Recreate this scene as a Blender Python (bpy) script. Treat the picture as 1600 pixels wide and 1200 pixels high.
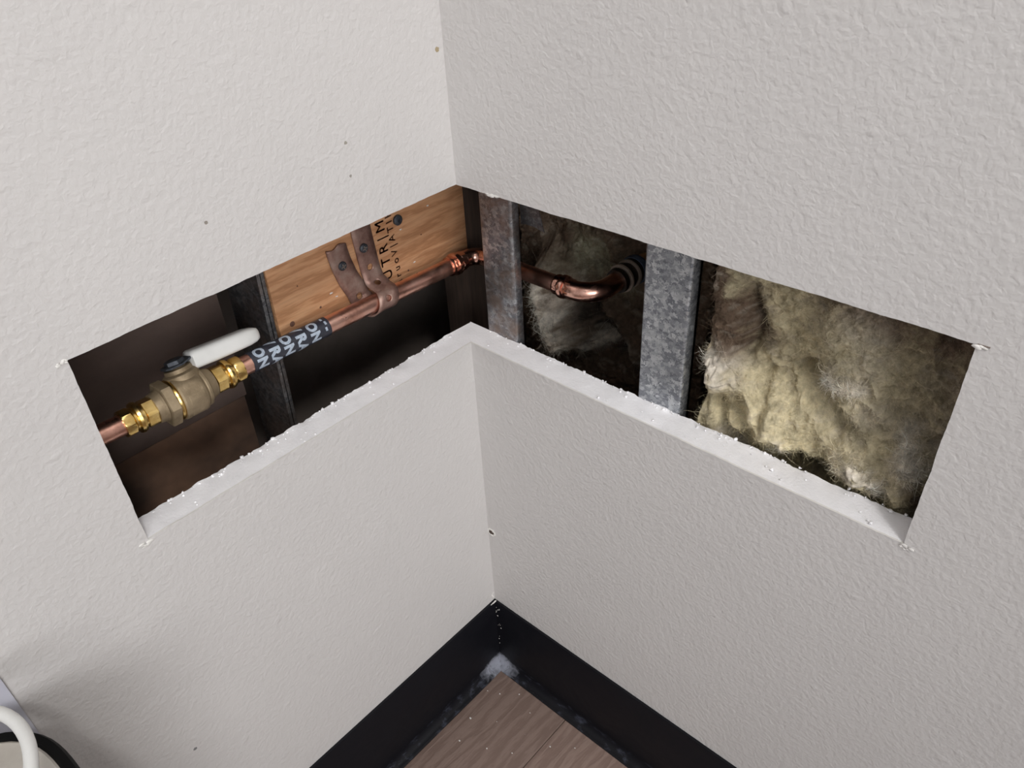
import bpy, bmesh, math, random
import numpy as np
from mathutils import Vector, Matrix, noise
from math import pi, sin, cos, radians as RD
random.seed(7); rng = np.random.default_rng(7)
for o in list(bpy.data.objects): bpy.data.objects.remove(o)
SC = bpy.context.scene; COL = SC.collection

# ------------------------------------------------------------------ camera, world, lights, exposure
cam = bpy.data.cameras.new('camera'); camo = bpy.data.objects.new('camera', cam); COL.objects.link(camo)
Rm = Matrix(((0.7442940878, -0.3598686966, 0.5626018415), (0.6660970294, 0.4610356993, -0.5863112069), (-0.0483844836, 0.8111353803, 0.5828536151)))
camo.matrix_world = Matrix.Translation((0.40034, -0.37178, 0.76814)) @ Rm.to_4x4()
cam.sensor_width = 36; cam.lens = 27.83; cam.clip_start = .01; cam.clip_end = 50
SC.camera = camo
W = bpy.data.worlds.new('world'); SC.world = W; W.use_nodes = True
W.node_tree.nodes['Background'].inputs[0].default_value = (.98, .985, 1.0, 1)
W.node_tree.nodes['Background'].inputs[1].default_value = .42
def area(name, loc, target, sx, sy, power, col):
    l = bpy.data.lights.new(name, 'AREA'); l.shape = 'RECTANGLE'; l.size = sx; l.size_y = sy; l.energy = power; l.color = col
    o = bpy.data.objects.new(name, l); COL.objects.link(o); o.location = loc
    o.rotation_euler = (Vector(target) - Vector(loc)).to_track_quat('-Z', 'Y').to_euler(); return o
area('ceiling_light', (1.1, -.7, 2.35), (.5, -.4, 0), 1.2, .6, 9, (1.0, .98, .95))
fill = area('fill_light', (2.1, -1.38, 1.10), (0, 0, .44), 1.2, 1.0, 3.7, (.985, .985, 1.0)); fill.data.spread = RD(62)  # soft fill added to brighten the walls and cavity, no actual window
sl = bpy.data.lights.new('downlight', 'SPOT'); sl.energy = 46; sl.color = (1.0, .985, .965); sl.spot_size = RD(35); sl.spot_blend = 1.0; sl.shadow_soft_size = .11
so = bpy.data.objects.new('downlight', sl); COL.objects.link(so); so.location = (1.17, -.66, 1.84)
so.rotation_euler = (Vector((-.02, -.06, .46)) - so.location).to_track_quat('-Z', 'Y').to_euler()
SC.view_settings.view_transform = 'Standard'; SC.view_settings.look = 'None'
SC.view_settings.gamma = 1; SC.view_settings.use_curve_mapping = False; SC.view_settings.exposure = 0.0

# ------------------------------------------------------------------ materials
def nmat(name, col=(.5,.5,.5), rough=.5, metal=0.0, spec=.5):
    m = bpy.data.materials.new(name); m.use_nodes = True
    b = m.node_tree.nodes['Principled BSDF']
    b.inputs['Base Color'].default_value = (*col, 1); b.inputs['Roughness'].default_value = rough
    b.inputs['Metallic'].default_value = metal; b.inputs['Specular IOR Level'].default_value = spec
    return m, m.node_tree, b
def N(nt, typ, **kw):
    n = nt.nodes.new(typ)
    for k, v in kw.items():
        if k.startswith('i_'): n.inputs[k[2:].replace('_', ' ')].default_value = v
        else: setattr(n, k, v)
    return n
def L(nt, a, b): nt.links.new(a, b)
def coords(nt, scale=(1,1,1), rot=(0,0,0), loc=(0,0,0)):
    t = N(nt, 'ShaderNodeTexCoord'); mp = N(nt, 'ShaderNodeMapping')
    mp.inputs['Scale'].default_value = scale; mp.inputs['Rotation'].default_value = rot; mp.inputs['Location'].default_value = loc
    L(nt, t.outputs['Object'], mp.inputs['Vector']); return mp.outputs[0]
def ramp(nt, fac, stops):
    r = N(nt, 'ShaderNodeValToRGB'); e = r.color_ramp.elements
    while len(e) < len(stops): e.new(.5)
    for k, (p, c) in enumerate(stops):
        e[k].position = p; e[k].color = (*c, 1) if len(c) == 3 else c
    L(nt, fac, r.inputs[0]); return r.outputs[0]
def noiset(nt, vec, scale, detail=3, rough=.55, dist=0.0):
    n = N(nt, 'ShaderNodeTexNoise'); n.inputs['Scale'].default_value = scale; n.inputs['Detail'].default_value = detail
    n.inputs['Roughness'].default_value = rough; n.inputs['Distortion'].default_value = dist
    L(nt, vec, n.inputs['Vector']); return n.outputs[0]
def mix(nt, fac, a, b, typ='MIX'):
    m = N(nt, 'ShaderNodeMix', data_type='RGBA', blend_type=typ)
    if isinstance(fac, (int, float)): m.inputs[0].default_value = fac
    else: L(nt, fac, m.inputs[0])
    for s, v in ((6, a), (7, b)):
        if isinstance(v, tuple): m.inputs[s].default_value = (*v, 1)
        else: L(nt, v, m.inputs[s])
    return m.outputs[2]
def bump(nt, b, h, dist, strength=1.0, prev=None):
    n = N(nt, 'ShaderNodeBump'); n.inputs['Distance'].default_value = dist; n.inputs['Strength'].default_value = strength
    L(nt, h, n.inputs['Height'])
    if prev is not None: L(nt, prev, n.inputs['Normal'])
    L(nt, n.outputs[0], b.inputs['Normal']); return n.outputs[0]
def mathn(nt, op, a, b=0.0, c=0.0):
    m = N(nt, 'ShaderNodeMath', operation=op)
    for s, v in ((0, a), (1, b), (2, c)):
        if isinstance(v, (int, float)): m.inputs[s].default_value = v
        else: L(nt, v, m.inputs[s])
    return m.outputs[0]

def mat_paint(name, specks):
    m, nt, b = nmat(name, (.6,.58,.55), .55, 0, .35)
    v = coords(nt)
    c = ramp(nt, noiset(nt, v, 14, 4), [(.3, (.58,.560,.548)), (.7, (.597,.577,.564))])
    for (p, r, colr) in specks:
        d = N(nt, 'ShaderNodeVectorMath', operation='DISTANCE'); L(nt, v, d.inputs[0]); d.inputs[1].default_value = p
        dn = mathn(nt, 'ADD', d.outputs['Value'], mathn(nt, 'MULTIPLY', noiset(nt, v, 900, 1), r*.8))
        f = mathn(nt, 'LESS_THAN', dn, r*1.35)
        c = mix(nt, f, c, colr)
    L(nt, c, b.inputs['Base Color'])
    n1 = noiset(nt, v, 270, 2, .5, .3); n2 = noiset(nt, v, 95, 2, .5)
    r1 = ramp(nt, n1, [(.30, (0,0,0)), (.70, (1,1,1))])
    n3 = noiset(nt, v, 60, 1.5, .5); r3 = ramp(nt, n3, [(.69, (0,0,0)), (.75, (1,1,1))])
    h = mathn(nt, 'ADD', mathn(nt, 'MULTIPLY', r1, .55), mathn(nt, 'MULTIPLY', n2, .9))
    h = mathn(nt, 'ADD', h, mathn(nt, 'MULTIPLY', r3, .5))
    bump(nt, b, h, .00042)
    return m
M_PAINT_L = mat_paint('wall_paint_left', [((0,-.0056,.6481), .0018, (.36,.29,.18)), ((0,-.0883,.6109), .0012, (.3,.28,.24)), ((0,-.0888,.59), .0010, (.33,.31,.28)), ((0,-.1885,.5952), .0011, (.28,.25,.22)), ((0,-.3099,.228), .0015, (.2,.2,.2))])
M_PAINT_R = mat_paint('wall_paint_right', [((.016,0,.482), .0005, (.3,.28,.26))])
def mat_gyp():
    m, nt, b = nmat('gypsum', (.80,.785,.79), .9, 0, .2)
    v = coords(nt)
    c = ramp(nt, noiset(nt, v, 60, 5), [(.3, (.80,.79,.805)), (.6, (.87,.86,.875))]); L(nt, c, b.inputs['Base Color'])
    bump(nt, b, noiset(nt, v, 500, 4), .0003); return m
M_GYP = mat_gyp()
M_PAPER, _nt, _b = nmat('torn_paper', (.72,.70,.67), .85)
def mat_simple_noise(name, c1, c2, scale, rough=.6, metal=0, bscale=0, bd=0, detail=5, stretch=(1,1,1), spec=.5, lo=.35, hi=.65):
    m, nt, b = nmat(name, c1, rough, metal, spec); v = coords(nt, stretch)
    c = ramp(nt, noiset(nt, v, scale, detail, .6), [(lo, c1), (hi, c2)]); L(nt, c, b.inputs['Base Color'])
    if bscale: bump(nt, b, noiset(nt, v, bscale, 4), bd)
    return m
def mat_copper(name, dull=0.0):
    m, nt, b = nmat(name, (.8,.4,.27), .22, 1.0)
    v = coords(nt)
    n = noiset(nt, v, 55, 5, .65, .4)
    c = ramp(nt, n, [(.3, (.52,.26,.19)), (.5, (.80,.45,.35)), (.75, (.91,.58,.47))])
    L(nt, c, b.inputs['Base Color'])
    r = ramp(nt, noiset(nt, v, 90, 4), [(.3, (.27+dull,)*3), (.7, (.46+dull,)*3)]); L(nt, r, b.inputs['Roughness'])
    bump(nt, b, noiset(nt, v, 160, 3), .00012); return m
M_COPPER = mat_copper('copper'); M_COPPER_FIT = mat_copper('copper_fitting', -.15)
M_COPPER_DARK = mat_simple_noise('copper_dark', (.10,.03,.02), (.30,.10,.06), 60, .25, 1.0)
M_BRASS = mat_simple_noise('brass', (.62,.40,.12), (.85,.62,.25), 120, .27, 1.0, 300, .0001)
M_BRONZE = mat_simple_noise('dull_bronze', (.22,.165,.10), (.34,.265,.17), 90, .58, .55, 500, .0002)
M_WHITEPL = mat_simple_noise('white_plastic', (.66,.66,.64), (.74,.74,.72), 40, .4)
M_BLACKPL = mat_simple_noise('black_plastic', (.002,.002,.002), (.003,.003,.003), 60, .6, spec=.1)
M_FITBLK = mat_simple_noise('black_fitting', (.012,.009,.008), (.03,.022,.016), 60, .3, .3)
M_RINGMETAL = mat_simple_noise('ring_metal', (.42,.33,.26), (.60,.50,.42), 90, .3, .45)
M_BAND = mat_simple_noise('printed_band_black', (.018,.02,.03), (.035,.037,.05), 200, .42)
M_LETTER = mat_simple_noise('band_lettering', (.30,.36,.44), (.46,.52,.60), 500, .5)
M_BLUE = mat_simple_noise('blue_ring', (.05,.07,.11), (.11,.14,.20), 200, .6)
M_TAN = mat_simple_noise('tan_pipe', (.48,.28,.11), (.65,.40,.18), 90, .5, 0, 0, 0, 5, (8,1,8))
M_STEEL_D = mat_simple_noise('screw_steel', (.05,.055,.065), (.10,.11,.125), 300, .55, .7)
def mat_strap():
    m, nt, b = nmat('strap_steel', (.4,.3,.27), .5, .55); v = coords(nt)
    n = noiset(nt, v, 60, 5, .65)
    c = ramp(nt, n, [(.3, (.17,.085,.068)), (.5, (.31,.19,.155)), (.68, (.42,.31,.26))])
    L(nt, c, b.inputs['Base Color']); bump(nt, b, noiset(nt, v, 400, 4), .0002); return m
M_STRAP = mat_strap()
def mat_galv(name, stain=0.0, dark=1.0):
    m, nt, b = nmat(name, (.4,.42,.45), .42, .8); v = coords(nt, (1,1,1))
    vo = N(nt, 'ShaderNodeTexVoronoi'); vo.inputs['Scale'].default_value = 360; vo.inputs['Randomness'].default_value = 1
    nz = N(nt, 'ShaderNodeTexNoise'); nz.inputs['Scale'].default_value = 480; nz.inputs['Detail'].default_value = 3
    L(nt, v, nz.inputs['Vector'])
    vm = N(nt, 'ShaderNodeVectorMath', operation='MULTIPLY_ADD'); L(nt, nz.outputs['Color'], vm.inputs[0]); vm.inputs[1].default_value = (.009,.009,.005); L(nt, v, vm.inputs[2])
    L(nt, vm.outputs[0], vo.inputs['Vector'])
    sep = N(nt, 'ShaderNodeSeparateColor'); L(nt, vo.outputs['Color'], sep.inputs[0])
    d = dark
    c = ramp(nt, sep.outputs[0], [(.0, (.19*d,.20*d,.225*d)), (.5, (.33*d,.345*d,.37*d)), (1, (.58*d,.595*d,.61*d))])
    if stain:
        s = ramp(nt, noiset(nt, v, 45, 6, .65, .5), [(.40, (0,0,0)), (.62, (stain,)*3)])
        c = mix(nt, s, c, (.25,.19,.16))
    L(nt, c, b.inputs['Base Color'])
    r = ramp(nt, sep.outputs[1], [(0, (.34,)*3), (1, (.55,)*3)]); L(nt, r, b.inputs['Roughness'])
    return m
M_GALV = mat_galv('galvanized_steel'); M_GALV_ST = mat_galv('stained_steel', .9, .9); M_GALV_D = mat_galv('dusty_steel', .5, .45)
def mat_wood():
    m, nt, b = nmat('wood_board', (.5,.3,.16), .6, 0, .3)
    v = coords(nt, (1, .16, 1), (RD(-4), 0, 0))
    w = N(nt, 'ShaderNodeTexWave', wave_type='BANDS', bands_direction='Z'); w.inputs['Scale'].default_value = 22
    w.inputs['Distortion'].default_value = 7; w.inputs['Detail'].default_value = 3; w.inputs['Detail Scale'].default_value = 6; w.inputs['Detail Roughness'].default_value = .6
    L(nt, v, w.inputs['Vector'])
    c = ramp(nt, w.outputs[1], [(.0, (.47,.235,.115)), (.35, (.58,.305,.155)), (1, (.64,.355,.19))])
    v2 = coords(nt, (1, .05, 1)); f = ramp(nt, noiset(nt, v2, 900, 4), [(.35, (.86,)*3), (.65, (1.0,)*3)])
    c = mix(nt, 1.0, c, f, 'MULTIPLY')
    v3 = coords(nt); s = ramp(nt, noiset(nt, v3, 28, 4), [(.58, (0,0,0)), (.75, (.35,)*3)]); c = mix(nt, s, c, (.32,.15,.08))
    L(nt, c, b.inputs['Base Color']); bump(nt, b, w.outputs[1], .0002); return m
M_WOOD = mat_wood()
M_INK = mat_simple_noise('ink', (.10,.045,.03), (.16,.075,.045), 300, .8)
M_BROWN = mat_simple_noise('brown_board_paper', (.12,.085,.072), (.165,.115,.095), 25, .85, 0, 150, .0006, 5, (1,.5,1))
M_BROWN2 = mat_simple_noise('brown_board_lower', (.075,.048,.036), (.24,.135,.085), 13, .8, 0, 150, .0006, 4, (1,.8,1))
M_VOID = mat_simple_noise('dark_cavity', (.17,.14,.12), (.23,.19,.165), 20, .9)
M_DKBROWN = mat_simple_noise('dark_brown', (.05,.032,.024), (.08,.052,.038), 40, .8, 0, 0, 0, 5, (6,6,.6))
def mat_rubber():
    m, nt, b = nmat('black_rubber', (.012,.012,.015), .42, 0, .22); v = coords(nt)
    n = noiset(nt, v, 18, 6, .7, .5)
    # chalky scuffs close to the inside corner and along the toe
    d = N(nt, 'ShaderNodeVectorMath', operation='DISTANCE'); L(nt, v, d.inputs[0]); d.inputs[1].default_value = (.009,-.011,.012)
    near = mathn(nt, 'SUBTRACT', 1.0, mathn(nt, 'MULTIPLY', d.outputs['Value'], 25.0))
    near = mathn(nt, 'MULTIPLY', mathn(nt, 'MAXIMUM', near, 0.0), mathn(nt, 'MULTIPLY', noiset(nt, v, 110, 5, .7, .8), 1.5))
    sx0 = N(nt, 'ShaderNodeSeparateXYZ'); L(nt, v, sx0.inputs[0])
    lowz = ramp(nt, mathn(nt, 'MULTIPLY', sx0.outputs[2], 30.0), [(.30, (1,1,1)), (.62, (.25,)*3)])
    near = mathn(nt, 'MULTIPLY', near, lowz)
    sc = ramp(nt, near, [(.30, (0,0,0)), (.62, (.9,)*3)])
    c = mix(nt, sc, (.006,.006,.0085), (.30,.31,.36))
    sx = N(nt, 'ShaderNodeSeparateXYZ'); L(nt, v, sx.inputs[0])
    low = mathn(nt, 'LESS_THAN', sx.outputs[2], .013)
    st = ramp(nt, noiset(nt, coords(nt, (1,1,3)), 70, 4, .7), [(.55, (0,0,0)), (.75, (.5,)*3)])
    c = mix(nt, mathn(nt, 'MULTIPLY', low, st), c, (.10,.11,.15))
    dust = ramp(nt, noiset(nt, v, 700, 2), [(.74, (0,0,0)), (.78, (.5,)*3)])
    mask = ramp(nt, noiset(nt, v, 25, 2), [(.55, (0,0,0)), (.7, (1,1,1))])
    c = mix(nt, mix(nt, 1.0, dust, mask, 'MULTIPLY'), c, (.35,.34,.33))
    L(nt, c, b.inputs['Base Color']); r = ramp(nt, n, [(.35, (.35,)*3), (.65, (.55,)*3)]); L(nt, r, b.inputs['Roughness'])
    bump(nt, b, noiset(nt, v, 40, 3), .0004); return m
M_RUBBER = mat_rubber()
def mat_plank():
    m, nt, b = nmat('vinyl_plank', (.3,.22,.18), .5, 0, .35)
    oi = N(nt, 'ShaderNodeObjectInfo'); t = N(nt, 'ShaderNodeTexCoord')
    off = N(nt, 'ShaderNodeVectorMath', operation='MULTIPLY_ADD'); cx = N(nt, 'ShaderNodeCombineXYZ'); L(nt, oi.outputs['Random'], cx.inputs[0]); L(nt, oi.outputs['Random'], cx.inputs[1])
    L(nt, cx.outputs[0], off.inputs[0]); off.inputs[1].default_value = (9,9,9); L(nt, t.outputs['Object'], off.inputs[2])
    mp = N(nt, 'ShaderNodeMapping'); mp.inputs['Scale'].default_value = (1,.17,1); L(nt, off.outputs[0], mp.inputs[0]); v = mp.outputs[0]
    w = N(nt, 'ShaderNodeTexWave', wave_type='BANDS', bands_direction='X'); w.inputs['Scale'].default_value = 26
    w.inputs['Distortion'].default_value = 9; w.inputs['Detail'].default_value = 4; w.inputs['Detail Scale'].default_value = 3.5; w.inputs['Detail Roughness'].default_value = .62
    L(nt, v, w.inputs['Vector'])
    c = ramp(nt, w.outputs[1], [(0, (.215,.148,.122)), (.5, (.238,.166,.138)), (1, (.272,.195,.163))])
    c = mix(nt, 1.0, c, oi.outputs['Color'], 'MULTIPLY')
    dust = ramp(nt, noiset(nt, t.outputs['Object'], 520, 1), [(.80, (0,0,0)), (.82, (.8,)*3)])
    c = mix(nt, dust, c, (.5,.48,.46))
    L(nt, c, b.inputs['Base Color']); bump(nt, b, w.outputs[1], .0002); return m
M_PLANK = mat_plank()
def mat_vcol(name, rough=.95, ns=160, amt=.45):
    m, nt, b = nmat(name, (.5,.5,.5), rough, 0, .15)
    a = N(nt, 'ShaderNodeAttribute', attribute_name='tone')
    v = coords(nt); f = ramp(nt, noiset(nt, v, ns, 5, .7), [(.3, (1-amt,)*3), (.7, (1+.25*amt,)*3)])
    c = mix(nt, 1.0, a.outputs['Color'], f, 'MULTIPLY'); L(nt, c, b.inputs['Base Color'])
    bump(nt, b, noiset(nt, v, ns*3, 5, .75), .0012)
    b.inputs['Subsurface Weight'].default_value = 0.0
    return m
M_WOOL = mat_vcol('glass_wool')

# ------------------------------------------------------------------ helpers
def finish(me, smooth=True, ang=35):
    if smooth:
        me.polygons.foreach_set('use_smooth', [True]*len(me.polygons))
        me.set_sharp_from_angle(angle=RD(ang))
    me.update()
def mk(name, verts, faces, mats, parent=None, smooth=True, ang=35, mi=None, kind=None):
    me = bpy.data.meshes.new(name); me.from_pydata([tuple(v) for v in verts], [], faces)
    for m in (mats if isinstance(mats, (list, tuple)) else [mats]): me.materials.append(m)
    if mi is not None: me.polygons.foreach_set('material_index', mi)
    finish(me, smooth, ang)
    o = bpy.data.objects.new(name, me); COL.objects.link(o)
    if parent: o.parent = parent
    if kind: o['kind'] = kind
    return o
def empty(name, loc=(0,0,0)):
    o = bpy.data.objects.new(name, None); COL.objects.link(o); o.location = loc; o.empty_display_size = .02; return o
def tag(o, label, cat, group=None, kind=None):
    o['label'] = label
    o['category'] = cat
    if group: o['group'] = group
    if kind: o['kind'] = kind
    return o
def frame(d):
    d = Vector(d).normalized(); up = Vector((0,0,1)) if abs(d.z) < .9 else Vector((0,1,0))
    a = d.cross(up).normalized(); b = d.cross(a).normalized(); return a, b
class MB:
    def __init__(s): s.v = []; s.f = []; s.mi = []
    def add(s, v, f, mi=0):
        n = len(s.v); s.v += [Vector(p) for p in v]; s.f += [tuple(i+n for i in q) for q in f]; s.mi += [mi]*len(f); return s
    def box(s, p0, p1, mi=0, bev=0.0, M=None):
        bm = bmesh.new(); bmesh.ops.create_cube(bm, size=1)
        c = [(p0[i]+p1[i])/2 for i in range(3)]; d = [abs(p1[i]-p0[i]) for i in range(3)]
        for v in bm.verts: v.co = Vector((c[0]+v.co.x*d[0], c[1]+v.co.y*d[1], c[2]+v.co.z*d[2]))
        if bev: bmesh.ops.bevel(bm, geom=bm.edges[:], offset=bev, segments=2, affect='EDGES', profile=.5)
        if M is not None: bmesh.ops.transform(bm, matrix=M, verts=bm.verts)
        bm.verts.index_update(); s.add([v.co.copy() for v in bm.verts], [tuple(v.index for v in f.verts) for f in bm.faces], mi); bm.free(); return s
    def lathe(s, base, d, prof, n=32, mi=0, rot=0.0, caps=True):
        """prof: list of (t, r, sides) - sides 0 = round, 6 = hex"""
        base = Vector(base); d = Vector(d).normalized(); a, b = frame(d); vs = []; fs = []
        for (t, r, *sd) in prof:
            k = sd[0] if sd else 0
            for i in range(n):
                th = 2*pi*i/n
                rr = r
                if k: 
                    q = ((th+rot) % (2*pi/k)) - pi/k; rr = min(r*cos(pi/k)/cos(q), r*.985)
                vs.append(base + d*t + (a*cos(th)+b*sin(th))*rr)
        m = len(prof)
        for j in range(m-1):
            for i in range(n):
                i2 = (i+1) % n; fs.append((j*n+i, j*n+i2, (j+1)*n+i2, (j+1)*n+i))
        if caps: fs.append(tuple(range(n))); fs.append(tuple(range((m-1)*n, m*n))[::-1])
        return s.add(vs, fs, mi)
    def sweep(s, pts, rad, n=24, mi=0, caps=True):
        pts = [Vector(p) for p in pts]; m = len(pts); vs = []; fs = []
        rad = rad if isinstance(rad, (list, tuple)) else [rad]*m
        t0 = (pts[1]-pts[0]).normalized(); a, b = frame(t0)
        for j in range(m):
            t = (pts[min(j+1, m-1)]-pts[max(j-1, 0)]).normalized()
            a = (a - t*a.dot(t)).normalized(); b = t.cross(a)
            for i in range(n):
                th = 2*pi*i/n; vs.append(pts[j] + (a*cos(th)+b*sin(th))*rad[j])
        for j in range(m-1):
            for i in range(n):
                i2 = (i+1) % n; fs.append((j*n+i, j*n+i2, (j+1)*n+i2, (j+1)*n+i))
        if caps: fs.append(tuple(range(n))[::-1]); fs.append(tuple(range((m-1)*n, m*n)))
        return s.add(vs, fs, mi)
    def extrude(s, poly, axis, a0, a1, mi=0):
        """closed 2D polygon (other two axes in order) extruded along axis"""
        vs = []
        for a in (a0, a1):
            for p in poly:
                q = [p[0], p[1]]; q.insert(axis, a); vs.append(q)
        n = len(poly); fs = [(i, (i+1) % n, n+(i+1) % n, n+i) for i in range(n)]
        fs.append(tuple(range(n))[::-1]); fs.append(tuple(range(n, 2*n))); return s.add(vs, fs, mi)
    def build(s, name, mats, parent=None, smooth=True, ang=35, kind=None):
        me_o = mk(name, s.v, s.f, mats, parent, smooth, ang, s.mi, kind)
        bm = bmesh.new(); bm.from_mesh(me_o.data); bmesh.ops.recalc_face_normals(bm, faces=bm.faces); bm.to_mesh(me_o.data); bm.free()
        finish(me_o.data, smooth, ang)
        return me_o

# ------------------------------------------------------------------ room: walls with the cut opening
T = .0225
def jit(pts, seg, amp, seed):
    """resample an open polyline with small wobble across it; ends kept"""
    r = random.Random(seed); out = []
    for k in range(len(pts)-1):
        a = Vector(pts[k]); b = Vector(pts[k+1]); n = max(1, int((b-a).length/seg)); d = (b-a).normalized(); nn = Vector((-d.y, d.x))
        for i in range(n):
            p = a.lerp(b, i/n); w = 0 if i == 0 else amp
            w2 = noise.noise(Vector((p.x*60+seed, p.y*60, 0)))*w*2.2 + r.uniform(-w, w)*.5
            out.append(p + nn*w2)
    out.append(Vector(pts[-1])); return out
def slab(name, hole, hole_back, sgn, to3, mats, seed):
    """hole: list of 2D (s,z) from lower corner end to upper corner end (s = distance from the room corner).
    The slab is the outer rectangle minus the opening, open at the room corner (mitred there)."""
    S = 2.2; H = 2.4
    depths = [0, .0012, .004, .009, .014, .019, T]
    fr = jit(hole, .0028, .00022, seed); n = len(fr)
    # matching back path
    def along(path, k):
        return path[k]
    hb = []
    seglen = []
    # rebuild back path with the same number of samples per segment
    cnt = []
    for k in range(len(hole)-1):
        cnt.append(max(1, int((Vector(hole[k+1])-Vector(hole[k])).length/.0028)))
    r = random.Random(seed+5)
    for k in range(len(hole)-1):
        a = Vector(hole_back[k]); b = Vector(hole_back[k+1])
        for i in range(cnt[k]): hb.append(a.lerp(b, i/cnt[k]))
    hb.append(Vector(hole_back[-1]))
    vs = []; fs = []; mi = []
    outer = [(0, H), (S, H), (S, 0), (0, 0)]       # after the upper corner end, round to the lower one
    rings = []
    for d in depths:
        t = d/T; loop = []
        for i in range(n):
            p = fr[i].lerp(hb[i], t)
            amp = 0 if (d == 0) else (.00012 + .0008*t**4)
            if d > 0:
                kk = noise.noise(Vector((p.x*90+seed, p.y*90, d*120)))*amp*1.6 + r.uniform(-amp, amp)*.55
                # wobble mainly in z on horizontal edges / s on the vertical edge
                vert = cnt[0] < i < cnt[0]+cnt[1] if len(cnt) == 3 else False
                if i in (0, n-1): p = p + Vector((0, kk))
                elif vert: p = p + Vector((kk, 0))
                else: p = p + Vector((0, kk))
            loop.append(p)
        for (s_, z_) in outer: loop.append(Vector((s_, z_)))
        m = len(loop); base = len(vs)
        for i, p in enumerate(loop):
            s_ = p.x
            corner = (i == 0 or i == n-1 or i == n or i == m-1)
            if corner: s_ = -d
            vs.append(to3(s_, p.y, d))
        rings.append((base, m))
    for a in range(len(rings)-1):
        b0, m = rings[a]; b1, _ = rings[a+1]
        for i in range(m):
            j = (i+1) % m
            fs.append((b0+i, b0+j, b1+j, b1+i)); mi.append(2 if (a == 0 and i < n-1) else (1 if i < n-1 else 0))
    me = bpy.data.meshes.new(name)
    bm = bmesh.new(); bv = [bm.verts.new(v) for v in vs]
    for f, k in zip(fs, mi):
        q = bm.faces.new([bv[i] for i in f]); q.material_index = k
    for ri in (0, len(rings)-1):
        b0, m = rings[ri]; ed = []
        for i in range(m):
            e = bm.edges.get((bv[b0+i], bv[b0+(i+1) % m])); ed.append(e)
        g = bmesh.ops.triangle_fill(bm, edges=ed, use_beauty=True)
        for f in g['geom']:
            if isinstance(f, bmesh.types.BMFace): f.material_index = 0 if ri == 0 else 1
    bmesh.ops.recalc_face_normals(bm, faces=bm.faces); bm.to_mesh(me); bm.free()
    for m_ in mats: me.materials.append(m_)
    finish(me, True, 30)
    o = bpy.data.objects.new(name, me); COL.objects.link(o); o['kind'] = 'structure'; return o
ZB, ZT = .4209, .5554
wl = slab('wall_left', [(0, ZB), (.2809, .4227), (.2806, .5536), (0, ZT)], [(0, ZB+.0005), (.2785, .4222), (.2806, .5536), (0, ZT)], 1,
          lambda s, z, d: (-d, -s, z), [M_PAINT_L, M_GYP, M_PAPER], 3)
wr = slab('wall_right', [(0, ZB), (.3454, .4198), (.3471, .5562), (0, ZT)], [(0, ZB+.0005), (.3430, .4202), (.3471, .5562), (0, ZT)], 1,
          lambda s, z, d: (s, d, z), [M_PAINT_R, M_GYP, M_PAPER], 9)

# torn paper and gypsum bits belonging to the walls
def lump(mb, p, r, squash=(1,1,1), seed=0, sub=1):
    bm = bmesh.new(); bmesh.ops.create_icosphere(bm, subdivisions=sub, radius=1)
    rr = random.Random(seed)
    for v in bm.verts:
        k = 1+noise.noise(v.co*1.7+Vector((seed*3.1, 0, 0)))*.7
        v.co = Vector((v.co.x*r*squash[0]*k, v.co.y*r*squash[1]*k, v.co.z*r*squash[2]*k)) + Vector(p)
    bm.verts.index_update(); mb.add([v.co.copy() for v in bm.verts], [tuple(v.index for v in f.verts) for f in bm.faces]); bm.free()
def crumbs(side, n, seed):
    mb = MB(); r = random.Random(seed)
    for k in range(n):
        s = r.uniform(.0, .27 if side == 'l' else .34); u = r.random()
        d = T-.0003-abs(r.gauss(0, .0022)) if u < .75 else r.uniform(.002, T)
        rad = abs(r.gauss(.00035, .0003))+.00025
        if r.random() < .03: rad = r.uniform(.001, .0017); d = T
        p = (-d, -s, ZB+.0012) if side == 'l' else (s, d, ZB+.0006)
        lump(mb, p, rad, (1, 1, .8), seed=k+seed)
    return mb
crumbs('l', 150, 1).build('gypsum_crumb', M_GYP, wl, ang=60, kind='stuff')
crumbs('r', 130, 2).build('gypsum_crumb', M_GYP, wr, ang=60, kind='stuff')
def flake(parent, name, p, sx, n, seed, m):
    mb = MB(); r = random.Random(seed)
    for k in range(n):
        q = (p[0]+r.gauss(0, sx[0]), p[1]+r.gauss(0, sx[1]), p[2]+r.gauss(0, sx[2])); lump(mb, q, r.uniform(.0006, .0014), (max(.35, sx[0]*900), max(.35, sx[1]*900), .8), seed+k)
    return mb.build(name, m, parent, ang=60)
flake(wr, 'torn_paper', (.3485, -.0006, .5553), (.0018, .0001, .0009), 7, 1, M_PAPER)
flake(wr, 'torn_paper', (.3462, -.0004, .4185), (.0016, .0001, .0012), 6, 2, M_PAPER)
flake(wl, 'torn_paper', (.0004, -.2836, .5537), (.0001, .0014, .0006), 6, 3, M_PAPER)
flake(wl, 'torn_paper', (.0003, -.2815, .4205), (.0001, .0022, .0010), 7, 4, M_PAPER)
flake(wl, 'torn_paper', (.0003, -.0025, .108), (.0001, .0010, .0030), 7, 5, M_PAPER)
flake(wr, 'torn_paper', (.034, -.0001, .5555), (.003, .0001, .0005), 6, 6, M_PAPER)
for (s, z) in ((.3528, .5566),):
    MB().box((.3474, -.0004, .5561), (s, .0002, z+.0002)).build('knife_slit', M_VOID, wr)
MB().box((-.0002, -.2846, .5535), (.0004, -.2806, .5540)).build('knife_slit', M_VOID, wl)
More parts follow.
